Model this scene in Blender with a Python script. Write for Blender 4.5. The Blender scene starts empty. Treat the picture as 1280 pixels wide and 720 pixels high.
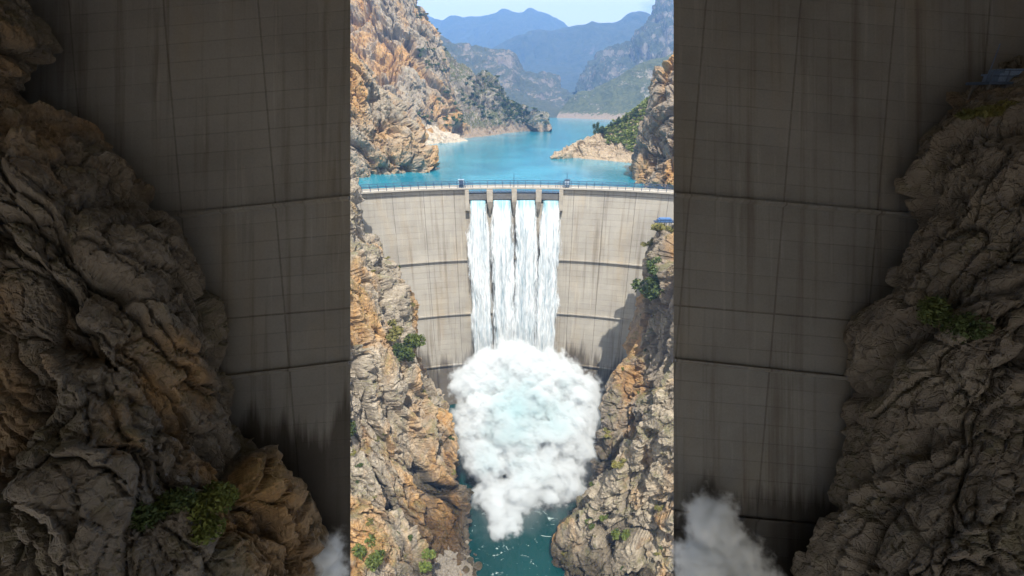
import bpy, bmesh, math, random
import numpy as np
from mathutils import Vector, Matrix
random.seed(7); RNG = np.random.RandomState(11)
SC = bpy.context.scene
COL = SC.collection
R_ = math.radians

# ------------------------------------------------------------------ camera frame
F = 560.0; CAMZ = 38.0; PITCH = math.atan(235/560.0)
cp, sp = math.cos(PITCH), math.sin(PITCH)
FWD = np.array([0, cp, -sp]); UP = np.array([0, sp, cp]); RIGHT = np.array([1., 0, 0])
CAM = np.array([0, 0, CAMZ])
def ray(px, py): return FWD + (px-640)/F*RIGHT - (py-360)/F*UP
def at(px, py, Y):                      # sight line met at distance Y
    d = ray(px, py); return CAM + d*(Y/d[1])
def atz(px, py, z):                     # sight line met at level z
    d = ray(px, py); return CAM + d*((z-CAMZ)/d[2])

# ------------------------------------------------------------------ numpy noise
def _h(ix, iy, iz, k):
    n = (ix.astype(np.int64)*374761393 + iy.astype(np.int64)*668265263 + iz.astype(np.int64)*1274126177 + k*974634533) & 0xffffffff
    n = ((n ^ (n >> 13)) * 1103515245) & 0xffffffff
    n = ((n ^ (n >> 16)) * 668265263) & 0xffffffff
    return ((n ^ (n >> 15)) & 0xffffff).astype(np.float32)/float(0xffffff)
def vnoise(p, k=0):
    i = np.floor(p); f = (p-i).astype(np.float32); f = f*f*f*(f*(f*6-15)+10); i = i.astype(np.int64)
    out = 0
    for dx in (0, 1):
        wx = f[:, 0] if dx else 1-f[:, 0]
        for dy in (0, 1):
            wy = f[:, 1] if dy else 1-f[:, 1]
            for dz in (0, 1):
                wz = f[:, 2] if dz else 1-f[:, 2]
                out = out + wx*wy*wz*_h(i[:, 0]+dx, i[:, 1]+dy, i[:, 2]+dz, k)
    return out*2-1
def fbm(p, octv=4, k=0, gain=.5):
    a, s, o = 1.0, 1.0, 0
    for n in range(octv):
        o = o + a*vnoise(p*s+17.3*n, k+n); a *= gain; s *= 2.03
    return o
def ridged(p, octv=4, k=0):
    a, s, o = 1.0, 1.0, 0
    for n in range(octv):
        o = o + a*(1-2*np.abs(vnoise(p*s+9.1*n, k+n))); a *= .5; s *= 2.07
    return o
def worley(p, k=0, box=0.):
    i = np.floor(p).astype(np.int64); n = len(p)
    f1 = np.full(n, 9., np.float32); f2 = np.full(n, 9., np.float32)
    cid = np.zeros((n, 3), np.int64); vec = np.zeros((n, 3), np.float32)
    for dx in (-1, 0, 1):
        for dy in (-1, 0, 1):
            for dz in (-1, 0, 1):
                c = i + np.array([dx, dy, dz])
                j = np.stack([_h(c[:, 0], c[:, 1], c[:, 2], k+q) for q in (1, 2, 3)], 1)
                v = (p - (c + j)).astype(np.float32)
                d = np.sqrt((v*v).sum(1))
                if box: d = d*(1-box) + np.abs(v).max(1)*1.15*box
                m = d < f1
                f2 = np.where(m, f1, np.minimum(f2, d))
                f1 = np.where(m, d, f1)
                cid[m] = c[m]; vec[m] = v[m]
    return f1, f2, cid, vec
LV = ((20, 4.4), (9, 2.8), (4.2, 1.5), (1.9, .58), (.85, .20))
def rock_disp(p, S=1.0, k=0, levels=LV, dip=.5, st=.5, tilt=1.5, crack=.7, box=.75, warp=1.):
    """fractured limestone: tilted blocks between straight cracks, drawn out along a steep dip, at several sizes"""
    p = p/S
    w = np.stack([fbm(p*.05, 3, k+31), fbm(p*.05, 3, k+47), fbm(p*.05, 3, k+59)], 1)*5.0*warp
    w2 = np.stack([fbm(p*.35, 3, k+71), fbm(p*.35, 3, k+73), fbm(p*.35, 3, k+79)], 1)*.55
    d = fbm(p*.03, 3, k+5)*2.5
    cd, sd_ = math.cos(dip), math.sin(dip)
    for n, (s, a) in enumerate(levels):
        sh = p + w*(.8, .6, .4, .25, .15)[n] + w2*(1., 1., .8, .5, .3)[n]
        x = sh[:, 0]*cd + sh[:, 2]*sd_; z = -sh[:, 0]*sd_ + sh[:, 2]*cd
        q = np.stack([x, sh[:, 1]*.9+.35*x, z*st*(.55, .6, .8, 1., 1.2)[n]], 1)/s
        f1, f2, c, v = worley(q, k+n*10, box)
        r = _h(c[:, 0], c[:, 1], c[:, 2], k+91+n)-.5
        t = np.stack([_h(c[:, 0], c[:, 1], c[:, 2], k+93+n+m)-.5 for m in range(3)], 1)
        e = np.clip((f2-f1)/.11, 0, 1)
        d += a*(r*1.15 + tilt*(t*v).sum(1)*1.5) - a*crack*(1-e)**2
    return d*S

# ------------------------------------------------------------------ mesh helpers
def link(o, parent=None):
    COL.objects.link(o)
    if parent: o.parent = parent
    return o
def mesh_obj(name, verts, faces, mat, parent=None, smooth=False):
    me = bpy.data.meshes.new(name)
    v = np.asarray(verts, np.float32)
    if isinstance(faces, np.ndarray):
        me.vertices.add(len(v)); me.vertices.foreach_set('co', v.ravel())
        nf, k = faces.shape
        me.loops.add(nf*k); me.loops.foreach_set('vertex_index', faces.astype(np.int32).ravel())
        me.polygons.add(nf); me.polygons.foreach_set('loop_start', np.arange(0, nf*k, k, dtype=np.int32))
        me.update(calc_edges=True); me.validate()
    else:
        me.from_pydata([tuple(x) for x in v], [], faces); me.update()
    me.polygons.foreach_set('use_smooth', [smooth]*len(me.polygons))
    if mat: me.materials.append(mat)
    return link(bpy.data.objects.new(name, me), parent)
def tag(o, label=None, cat=None, group=None, kind=None):
    if label: o['label'] = label
    if cat: o['category'] = cat
    if group: o['group'] = group
    if kind: o['kind'] = kind
    return o
def empty(name, loc=(0, 0, 0)):
    o = bpy.data.objects.new(name, None); o.location = loc; o.empty_display_size = .5
    return link(o)
class MB:
    def __init__(s): s.v, s.f = [], []
    def add(s, v, f):
        b = len(s.v); s.v += [tuple(x) for x in v]; s.f += [tuple(i+b for i in q) for q in f]
    def box(s, x0, x1, y0, y1, z0, z1):
        s.add([(x0,y0,z0),(x1,y0,z0),(x1,y1,z0),(x0,y1,z0),(x0,y0,z1),(x1,y0,z1),(x1,y1,z1),(x0,y1,z1)],
              [(0,3,2,1),(4,5,6,7),(0,1,5,4),(1,2,6,5),(2,3,7,6),(3,0,4,7)])
    def bar(s, a, b, r, n=6, r2=None):
        a, b = Vector(a), Vector(b); d = (b-a).normalized(); r2 = r if r2 is None else r2
        u = d.orthogonal().normalized(); w = d.cross(u); base = []
        for c, rr in ((a, r), (b, r2)):
            base += [tuple(c + (u*math.cos(6.2832*k/n) + w*math.sin(6.2832*k/n))*rr) for k in range(n)]
        s.add(base, [(k, (k+1) % n, n+(k+1) % n, n+k) for k in range(n)] + [tuple(range(n))[::-1], tuple(range(n, 2*n))])
    def prism(s, secs):                # stacked quads
        n = len(secs[0]); v = [p for q in secs for p in q]; f = []
        for k in range(len(secs)-1):
            for i in range(n):
                f.append((k*n+i, k*n+(i+1) % n, (k+1)*n+(i+1) % n, (k+1)*n+i))
        f += [tuple(range(n))[::-1], tuple(range((len(secs)-1)*n, len(secs)*n))]
        s.add(v, f)
    def build(s, name, mat, parent=None, smooth=False): return mesh_obj(name, s.v, s.f, mat, parent, smooth)

def _cr(C, t):                           # Catmull-Rom along axis 0 at chord parameters
    n = C.shape[0]
    ch = np.sqrt(((C[1:]-C[:-1])**2).sum(-1)).reshape(n-1, -1).mean(1)**.7
    T = np.concatenate([[0], np.cumsum(ch)]); T /= T[-1]
    k = np.clip(np.searchsorted(T, t, side='right')-1, 0, n-2)
    u = ((t-T[k])/(T[k+1]-T[k])).reshape((-1,)+(1,)*(C.ndim-1))
    P0, P1, P2, P3 = C[np.maximum(k-1, 0)], C[k], C[k+1], C[np.minimum(k+2, n-1)]
    return .5*(2*P1+(P2-P0)*u+(2*P0-5*P1+4*P2-P3)*u*u+(3*P1-P0-3*P2+P3)*u**3)
def grid_faces(nu, nv):
    i = np.arange((nu-1)*(nv-1)); r, c = i//(nv-1), i % (nv-1); a = r*nv+c
    return np.stack([a, a+1, a+nv+1, a+nv], 1)
def loft(name, rows, nu, nv, disp, mat, eye=CAM, parent=None, smooth=False, jit=0):
    C = np.array(rows, float)
    G = _cr(C, np.linspace(0, 1, nu)); G = _cr(G.transpose(1, 0, 2), np.linspace(0, 1, nv)).transpose(1, 0, 2)
    du = np.gradient(G, axis=0); dv = np.gradient(G, axis=1)
    N = np.cross(du, dv); N /= np.linalg.norm(N, axis=-1, keepdims=True)+1e-9
    for _ in range(3):                    # smooth normals
        P = np.pad(N, ((1, 1), (1, 1), (0, 0)), 'edge')
        N = (P[:-2, 1:-1]+P[2:, 1:-1]+P[1:-1, :-2]+P[1:-1, 2:]+P[1:-1, 1:-1])/5
    N /= np.linalg.norm(N, axis=-1, keepdims=True)+1e-9
    flip = (N*(eye-G)).sum(-1).mean() < 0
    if flip: N = -N
    p = G.reshape(-1, 3); n = N.reshape(-1, 3)
    q = p + n*disp(p)[:, None]
    f = grid_faces(nu, nv)
    a = q[f[:, 1]]-q[f[:, 0]]; b = q[f[:, 3]]-q[f[:, 0]]
    if ((np.cross(a, b))*n[f[:, 0]]).sum() < 0: f = f[:, ::-1]
    o = mesh_obj(name, q, f, mat, parent, smooth)
    return o, q.reshape(nu, nv, 3), n.reshape(nu, nv, 3)

# ------------------------------------------------------------------ materials
def new_mat(name):
    m = bpy.data.materials.new(name); m.use_nodes = True; t = m.node_tree; t.nodes.clear()
    return m, t
class NT:
    def __init__(s, t): s.t = t
    def n(s, typ, **kw):
        x = s.t.nodes.new(typ)
        for k, v in kw.items():
            if k.startswith('i_'):
                key = k[2:]; key = int(key) if key.isdigit() else key.replace('_', ' ')
                x.inputs[key].default_value = v
            else: setattr(x, k, v)
        return x
    def l(s, a, b): s.t.links.new(a, b)
    def mapping(s, src, scale=(1, 1, 1), rot=(0, 0, 0), loc=(0, 0, 0)):
        m = s.n('ShaderNodeMapping'); m.inputs['Scale'].default_value = scale; m.inputs['Rotation'].default_value = rot; m.inputs['Location'].default_value = loc
        s.l(src, m.inputs['Vector']); return m.outputs[0]
    def noise(s, vec, scale=1., detail=4., rough=.55, dist=0.):
        x = s.n('ShaderNodeTexNoise'); x.inputs['Scale'].default_value = scale; x.inputs['Detail'].default_value = detail
        x.inputs['Roughness'].default_value = rough; x.inputs['Distortion'].default_value = dist
        s.l(vec, x.inputs['Vector']); return x.outputs['Fac']
    def ramp(s, fac, stops):
        r = s.n('ShaderNodeValToRGB'); e = r.color_ramp.elements
        while len(e) < len(stops): e.new(.5)
        for k, (p, c) in enumerate(stops):
            e[k].position = p; e[k].color = (c, c, c, 1) if not hasattr(c, '__len__') else tuple(c)+(1,)
        s.l(fac, r.inputs[0]); return r.outputs[0]
    def mix(s, fac, a, b, mode='MIX'):
        x = s.n('ShaderNodeMix', data_type='RGBA', blend_type=mode)
        for sock, v in ((x.inputs[0], fac), (x.inputs[6], a), (x.inputs[7], b)):
            if isinstance(v, (int, float)): sock.default_value = v
            elif isinstance(v, tuple): sock.default_value = v+(1,) if len(v) == 3 else v
            else: s.l(v, sock)
        return x.outputs[2]
    def math(s, op, a, b=0., clamp=False):
        x = s.n('ShaderNodeMath', operation=op, use_clamp=clamp)
        for sock, v in ((x.inputs[0], a), (x.inputs[1], b)):
            if isinstance(v, (int, float)): sock.default_value = v
            else: s.l(v, sock)
        return x.outputs[0]
    def bump(s, h, strength=.5, dist=.2, normal=None):
        b = s.n('ShaderNodeBump'); b.inputs['Strength'].default_value = strength; b.inputs['Distance'].default_value = dist
        s.l(h, b.inputs['Height'])
        if normal is not None: s.l(normal, b.inputs['Normal'])
        return b.outputs[0]
    def out(s, color=None, rough=.8, normal=None, spec=.3, **kw):
        p = s.n('ShaderNodeBsdfPrincipled'); o = s.n('ShaderNodeOutputMaterial')
        if color is not None:
            if isinstance(color, tuple): p.inputs['Base Color'].default_value = color+(1,)
            else: s.l(color, p.inputs['Base Color'])
        if isinstance(rough, (int, float)): p.inputs['Roughness'].default_value = rough
        else: s.l(rough, p.inputs['Roughness'])
        p.inputs['Specular IOR Level'].default_value = spec
        if normal is not None: s.l(normal, p.inputs['Normal'])
        for k, v in kw.items():
            if isinstance(v, (int, float, tuple)): p.inputs[k.replace('_', ' ')].default_value = v
            else: s.l(v, p.inputs[k.replace('_', ' ')])
        s.l(p.outputs[0], o.inputs[0]); return p

def plain(name, col, rough=.6, spec=.3, metallic=0., var=.25, scale=2.):
    m, t = new_mat(name); N = NT(t); co = N.n('ShaderNodeTexCoord').outputs['Object']
    f = N.noise(co, scale, 5, .6)
    c = N.mix(N.ramp(f, [(.3, 0.), (.7, 1.)]), tuple(x*(1-var) for x in col), tuple(min(1, x*(1+var)) for x in col))
    N.out(c, rough, spec=spec, Metallic=metallic); return m

def rock_mat(name, S=1., grey=(.245, .21, .165), pale=(.45, .395, .315), ochre=(.40, .205, .06), och=.5, dark=.5, wetz=None, moss=0.):
    m, t = new_mat(name); N = NT(t)
    co = N.n('ShaderNodeNewGeometry').outputs['Position']
    co = N.mapping(co, (1/S, 1/S, 1/S))
    big = N.noise(N.mapping(co, (1, 1, .45)), .055, 5, .6, .6)
    mid = N.noise(co, .35, 7, .62, .3)
    fine = N.noise(co, 1.9, 8, .7)
    c = N.mix(N.ramp(mid, [(.32, 0.), (.66, 1.)]), grey, pale)
    c = N.mix(N.math('MULTIPLY', N.ramp(big, [(.62-.25*och, 0.), (.74-.2*och, 1.)]), .85), c, N.mix(N.ramp(mid, [(.3, 0.), (.7, 1.)]), ochre, (.50, .31, .125)))
    st = N.noise(N.mapping(co, (1, 1, .1)), .42, 6, .62, .4)      # run-off stains down the rock
    c = N.mix(N.math('MULTIPLY', N.ramp(st, [(.57, 0.), (.69, 1.)]), dark), c, (.085, .07, .055))
    c = N.mix(N.ramp(fine, [(.25, .75), (.75, 0.)]), c, (.13, .11, .09), 'MIX') if False else N.mix(N.math('MULTIPLY', N.ramp(fine, [(.34, 1.), (.5, 0.)]), .45), c, (.10, .085, .065))
    if moss:
        mm = N.noise(co, .16, 6, .65)
        up = N.n('ShaderNodeSeparateXYZ'); N.l(N.n('ShaderNodeNewGeometry').outputs['Normal'], up.inputs[0])
        a = N.math('MULTIPLY', N.ramp(mm, [(.5, 0.), (.58, 1.)]), N.ramp(up.outputs[2], [(.25, 0.), (.55, 1.)]))
        c = N.mix(N.math('MULTIPLY', a, moss), c, N.mix(fine, (.05, .07, .018), (.14, .135, .04)))
    rough = .85
    if wetz is not None:                                          # rock soaked by the spray, up to an uneven tide line
        z = N.n('ShaderNodeSeparateXYZ'); N.l(N.n('ShaderNodeNewGeometry').outputs['Position'], z.inputs[0])
        hh = N.math('ADD', z.outputs[2], N.math('MULTIPLY', N.math('SUBTRACT', big, .5), 60.))
        w = N.ramp(N.math('DIVIDE', N.math('SUBTRACT', hh, wetz-9.), 18.), [(0., 1.), (1., 0.)])
        c = N.mix(w, c, N.mix(1., c, (.25, .235, .215), 'MULTIPLY'))
        rough = N.ramp(w, [(0., .85), (1., .38)])
    vo = N.n('ShaderNodeTexVoronoi', feature='DISTANCE_TO_EDGE'); vo.inputs['Scale'].default_value = .9
    wv = N.n('ShaderNodeVectorMath', operation='ADD'); N.l(co, wv.inputs[0])
    nz = N.n('ShaderNodeTexNoise'); nz.inputs['Scale'].default_value = .8; nz.inputs['Detail'].default_value = 4; N.l(co, nz.inputs['Vector']); N.l(nz.outputs['Color'], wv.inputs[1])
    N.l(wv.outputs[0], vo.inputs['Vector'])
    h = N.math('ADD', N.math('MULTIPLY', fine, .55), N.math('MULTIPLY', N.ramp(vo.outputs['Distance'], [(0., 0.), (.09, 1.)]), .15))
    h = N.math('ADD', h, N.math('MULTIPLY', mid, 1.1))
    N.out(c, rough, N.bump(h, .9, .8*S), spec=.25)
    return m

def concrete_mat(name, col=(.455, .43, .38), bw=13.2, bh=2.75, S=1., rotz=0., seam=.3, wet=None, streakd=.75, loc=(0, 0, 0), minor=.12, joint=.5):
    """cast concrete; UV in metres: u along the wall, v up"""
    m, t = new_mat(name); N = NT(t)
    uv = N.n('ShaderNodeTexCoord').outputs['UV']
    ruv = N.mapping(uv, (1, 1, 1), (0, 0, rotz), loc)
    wob = N.noise(uv, .9/S, 3, .6)
    def brick(w, h, mort, c1, c2, cm, bias=0., off=0.):
        b = N.n('ShaderNodeTexBrick'); b.offset = off; b.offset_frequency = 2; b.squash = 1.
        b.inputs['Scale'].default_value = 1.; b.inputs['Brick Width'].default_value = w; b.inputs['Row Height'].default_value = h
        b.inputs['Mortar Size'].default_value = mort; b.inputs['Mortar Smooth'].default_value = .25; b.inputs['Bias'].default_value = bias
        for k, c in ((1, c1), (2, c2), (3, cm)): b.inputs[k].default_value = c+(1,)
        N.l(ruv, b.inputs['Vector']); return b
    lo, hi = tuple(x*.955 for x in col), tuple(x*1.03 for x in col)
    B = brick(bw, bh, .0, lo, hi, col)
    c = B.outputs['Color']
    b2 = brick(bw/3.02, bh/2.0, .045*S, (1., 1., 1.), (.94, .94, .93), (.80, .79, .77))
    c = N.mix(minor, c, N.mix(1., c, b2.outputs['Color'], 'MULTIPLY'))
    jv = brick(bw, 4000., .14*S, (1., 1., 1.), (1., 1., 1.), (joint, joint*.97, joint*.93))
    c = N.mix(N.ramp(wob, [(.3, .6), (.6, 1.)]), c, N.mix(1., c, jv.outputs['Color'], 'MULTIPLY'))
    jh = brick(9000., bh, .085*S, (1., 1., 1.), (1., 1., 1.), (.56, .53, .5))
    c = N.mix(N.ramp(N.noise(uv, .07/S, 3, .6), [(.40, seam*.1), (.62, seam*1.9)]), c, N.mix(1., c, jh.outputs['Color'], 'MULTIPLY'))
    cloud = N.noise(uv, .06/S, 6, .65)
    c = N.mix(N.ramp(cloud, [(.36, .75), (.6, 0.)]), c, N.mix(1., c, (.74, .73, .73), 'MULTIPLY'))
    s1 = N.noise(N.mapping(uv, (1., .035, 1)), .55/S, 6, .6)
    c = N.mix(N.math('MULTIPLY', N.ramp(s1, [(.52, 0.), (.68, 1.)]), streakd), c, N.mix(1., c, (.58, .53, .47), 'MULTIPLY'))
    s2 = N.noise(N.mapping(uv, (1., .05, 1), (0, 0, 0), (40, 3, 0)), .8/S, 5, .6)
    c = N.mix(N.math('MULTIPLY', N.ramp(s2, [(.58, 0.), (.72, 1.)]), .5), c, (.60, .56, .48) if col[0] > .3 else tuple(x*1.35 for x in col))
    s3 = N.noise(N.mapping(uv, (1., .2, 1), (0, 0, 0), (9, 13, 0)), .09/S, 4, .6)
    c = N.mix(N.math('MULTIPLY', N.ramp(s3, [(.52, 0.), (.66, 1.)]), .55), c, N.mix(1., c, (1.05, .93, .76), 'MULTIPLY'))
    gr = N.noise(uv, 3./S, 5, .7)
    c = N.mix(N.ramp(gr, [(.35, .35), (.6, 0.)]), c, N.mix(1., c, (.75, .74, .72), 'MULTIPLY'))
    rough = .85
    if wet is not None:                                          # soaked concrete with runs down its edge
        v = N.n('ShaderNodeSeparateXYZ'); N.l(uv, v.inputs[0])
        st = N.math('ADD', N.math('MULTIPLY', N.noise(N.mapping(uv, (1., .03, 1)), .2/S, 4, .6), .75), N.math('MULTIPLY', N.noise(N.mapping(uv, (1., .06, 1)), 1.1/S, 3, .6), .25))
        lo_ = N.noise(N.mapping(uv, (1., 0., 1)), .05/S, 2, .5)
        edge = N.math('ADD', N.math('MULTIPLY', N.math('SUBTRACT', st, .5), wet[1]), N.math('MULTIPLY', N.math('SUBTRACT', lo_, .5), wet[2]))
        w = N.math('MULTIPLY', N.math('SUBTRACT', N.math('ADD', edge, wet[0]), v.outputs[1]), wet[3], True)
        c = N.mix(N.math('MULTIPLY', w, .9), c, N.mix(1., c, (.27, .245, .22), 'MULTIPLY'))
        rough = N.ramp(w, [(0., .85), (1., .5)])
    h = N.math('ADD', N.math('MULTIPLY', gr, .3), N.math('MULTIPLY', jh.outputs['Fac'], -1.))
    h = N.math('ADD', h, N.math('MULTIPLY', jv.outputs['Fac'], -1.2))
    N.out(c, rough, N.bump(h, .5, .15*S), spec=.25)
    return m

def leaf_mat(name, a, b):
    m, t = new_mat(name); N = NT(t); co = N.n('ShaderNodeNewGeometry').outputs['Position']
    f = N.noise(co, .9, 3, .6)
    oi = N.n('ShaderNodeObjectInfo')
    c = N.mix(N.ramp(f, [(.3, 0.), (.7, 1.)]), a, b)
    hs = N.n('ShaderNodeHueSaturation'); N.l(c, hs.inputs['Color']); N.l(N.math('ADD', N.math('MULTIPLY', oi.outputs['Random'], .5), .75), hs.inputs['Value'])
    N.out(hs.outputs[0], .6, spec=.2, Subsurface_Weight=0.)
    return m

def hill_mat(name, rock=(.30, .255, .20), rock2=(.42, .37, .30), green=(.045, .06, .025), green2=(.10, .105, .045), gf=.5, S=1., shore=None):
    m, t = new_mat(name); N = NT(t); g = N.n('ShaderNodeNewGeometry'); co = N.mapping(g.outputs['Position'], (1/S,)*3)
    a = N.noise(co, .02, 8, .62, .4); b = N.noise(co, .09, 8, .65); d = N.noise(co, .33, 6, .7)
    st = N.noise(N.mapping(co, (1, 1, .2)), .07, 6, .65, .5)
    c = N.mix(N.ramp(st, [(.35, 0.), (.65, 1.)]), rock, rock2)
    c = N.mix(N.ramp(d, [(.3, .5), (.55, 0.)]), c, (.12, .10, .08))
    nz = N.n('ShaderNodeSeparateXYZ'); N.l(g.outputs['Normal'], nz.inputs[0])
    k = N.math('ADD', N.math('ADD', N.math('MULTIPLY', a, .9), N.math('MULTIPLY', b, .55)), N.math('MULTIPLY', d, .5))
    k = N.math('ADD', k, N.math('MULTIPLY', N.math('SUBTRACT', nz.outputs[2], .5), .35))
    mask = N.ramp(k, [(1.12-.35*gf, 0.), (1.22-.35*gf, 1.)])
    gc = N.mix(N.ramp(b, [(.35, 0.), (.65, 1.)]), green, green2)
    c = N.mix(N.math('MULTIPLY', mask, .92), c, gc)
    if shore is not None:                                        # bare drawdown band above the water
        z = N.n('ShaderNodeSeparateXYZ'); N.l(g.outputs['Position'], z.inputs[0])
        hh = N.math('ADD', z.outputs[2], N.math('MULTIPLY', N.math('SUBTRACT', b, .5), shore*3.5))
        w = N.ramp(N.math('DIVIDE', hh, shore*1.15), [(.8, 1.), (1., 0.)])
        c = N.mix(w, c, N.mix(N.ramp(d, [(.35, 0.), (.65, 1.)]), (.19, .15, .11), (.30, .235, .17)))
    h = N.math('ADD', N.math('MULTIPLY', b, 1.5), N.math('MULTIPLY', d, .8))
    N.out(c, .9, N.bump(h, .8, 4.*S), spec=.15)
    return m

M = {}
M['rock'] = rock_mat('limestone', 1., wetz=-84., moss=.55, och=.62)
M['rock_r'] = rock_mat('brown_limestone', 1., grey=(.19, .158, .125), pale=(.31, .265, .205), ochre=(.31, .16, .055), wetz=-84., moss=.6, och=.5, dark=.75)
M['rock_spur'] = rock_mat('spur_limestone', 1., grey=(.225, .19, .145), pale=(.42, .365, .28), ochre=(.34, .18, .06), wetz=-96., moss=.6, och=.45, dark=.6)
M['rock_far'] = rock_mat('lakeside_limestone', 1.5, och=.66, grey=(.25, .205, .155), pale=(.39, .335, .26), moss=.25)
M['rock_side'] = rock_mat('shaded_limestone', .17, och=.36, grey=(.135, .118, .10), pale=(.215, .195, .165), ochre=(.19, .115, .055), moss=.3, dark=.6)  # base colours darkened: part of the shade is put into the rock colour
M['concrete'] = concrete_mat('dam_concrete', wet=(-78., 60., 30., .13))
M['deck'] = plain('deck_concrete', (.40, .375, .33), .8, var=.15, scale=.6)
M['pierc'] = plain('pier_concrete', (.36, .33, .28), .85, var=.2, scale=.4)
M['gate'] = plain('gate_steel', (.12, .12, .12), .5, var=.25, scale=.8)
M['rail'] = plain('railing_steel', (.045, .075, .14), .5, var=.1)
M['blue'] = plain('blue_paint', (.09, .19, .40), .5, var=.15)
M['pale'] = plain('pale_paint', (.30, .38, .47), .5, var=.1)
M['dullblue'] = plain('dull_blue_paint', (.13, .19, .30), .6, var=.35, scale=8.)  # greyer, more mottled copy of the blue for the side platform
M['bark'] = plain('bark', (.10, .075, .05), .9)
M['leaf'] = leaf_mat('shrub_leaves', (.045, .075, .018), (.13, .15, .035))
M['leafdark'] = leaf_mat('dark_shrub_leaves', (.035, .06, .022), (.085, .11, .035))
M['scrubgreen'] = leaf_mat('scrub_leaves', (.10, .14, .03), (.20, .22, .06))
M['leafdry'] = leaf_mat('dry_shrub_leaves', (.09, .10, .03), (.22, .19, .06))
M['side_l'] = concrete_mat('shaded_concrete_left', (.205, .208, .205), bw=2.95*8/14, bh=.58*8/14, S=.22*8/14, minor=.0, seam=.2, joint=.68, rotz=-.085, wet=(-2.1, 4., 1.2, 2.6), loc=(.71, .11, 0))  # both side concretes darkened, part of their shade put into the base colour
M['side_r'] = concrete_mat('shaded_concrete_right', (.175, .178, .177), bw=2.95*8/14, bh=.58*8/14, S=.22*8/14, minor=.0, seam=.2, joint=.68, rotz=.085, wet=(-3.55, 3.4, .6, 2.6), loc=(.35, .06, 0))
M['hillB'] = hill_mat('scrub_ridge', gf=.8, S=.35, rock=(.27, .23, .185), rock2=(.42, .37, .30), shore=9.)
M['hillC'] = hill_mat('dry_hill', gf=.62, S=1.1, rock=(.17, .145, .115), rock2=(.26, .215, .165), green=(.03, .042, .025), green2=(.07, .075, .04))
M['hillD'] = hill_mat('far_ridge', gf=.9, S=2.5, rock=(.11, .10, .09), rock2=(.16, .145, .125), green=(.03, .042, .03), green2=(.06, .068, .045))
M['hillF'] = hill_mat('steep_hill', gf=.8, S=1., rock=(.15, .135, .115), rock2=(.29, .255, .21), green=(.02, .032, .02), green2=(.07, .08, .045), shore=12.)
M['hillG'] = hill_mat('green_spur', gf=.85, S=.8, green=(.03, .045, .018), green2=(.085, .095, .035), shore=10.)
M['hillH'] = hill_mat('shore_point', gf=.2, S=.25, rock=(.30, .23, .16), rock2=(.46, .37, .26))

def water_mat(name, deep, shallow, sc, bstr, rough=.12, foam=None, froth=None):
    m, t = new_mat(name); N = NT(t); co = N.n('ShaderNodeNewGeometry').outputs['Position']
    a = N.noise(co, sc*.06, 4, .5, .5)
    c = N.mix(N.ramp(a, [(.35, 0.), (.65, 1.)]), deep, shallow)
    b = N.noise(N.mapping(co, (1, .55, 1)), sc, 6, .6, .4)
    r = rough
    if foam:
        f = N.noise(N.mapping(co, (.5, 1, 1), (0, 0, .4)), foam[0], 8, .68, 1.6)
        if froth:                     # churned white water round the point of impact
            dd = N.n('ShaderNodeVectorMath', operation='DISTANCE'); N.l(co, dd.inputs[0]); dd.inputs[1].default_value = (froth[0], froth[1], -110.)
            f = N.math('ADD', f, N.math('MULTIPLY', N.math('SUBTRACT', 1., N.math('DIVIDE', dd.outputs['Value'], froth[2]), True), .05))
        fm = N.ramp(f, [(foam[1], 0.), (foam[1]+.09, 1.)])
        c = N.mix(N.math('MULTIPLY', fm, .75), c, (.62, .74, .74)); r = N.ramp(fm, [(0., rough), (1., .7)])
    N.out(c, r, N.bump(b, bstr, .6), spec=.5, IOR=1.33)
    return m
M['lake'] = water_mat('lake_water', (.010, .165, .245), (.03, .25, .34), .5, .3, .12)
M['river'] = water_mat('river_water', (.002, .022, .022), (.004, .042, .042), .33, 1.3, .12, (.34, .625), (1., 128., 30.))
m, t = new_mat('shingle'); N = NT(t); co = N.n('ShaderNodeNewGeometry').outputs['Position']
N.out(N.mix(N.noise(co, .3, 6, .6), (.10, .08, .06), (.26, .22, .17)), .9); M['ground'] = m

# ------------------------------------------------------------------ ground and waters
def sheet(name, pts, z, mat, kind='structure', label=None):
    o = mesh_obj(name, [(x, y, z) for x, y in pts], [tuple(range(len(pts)))], mat)
    tag(o, label, None, None, kind); return o
BIG = 9000
sheet('ground', [(-BIG, -BIG), (BIG, -BIG), (BIG, BIG), (-BIG, BIG)], -113., M['ground'])
sheet('river', [(-120, 20), (120, 20), (120, 215), (-120, 215)], -110., M['river'], label='teal river water at the foot of the gorge')
OX, OY, RAD = .9, 19., 180.
def arc(a, r, z): return (OX+r*math.sin(a), OY+r*math.cos(a), z)
near = [arc(a, RAD+1.6, 0)[:2] for a in np.linspace(-.95, .95, 60)]
sheet('lake', near + [(900, 600), (2500, 1500), (2500, 3500), (-2500, 3500), (-2500, 1500), (-900, 600)], 0., M['lake'], label='turquoise reservoir lake behind the dam')

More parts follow.
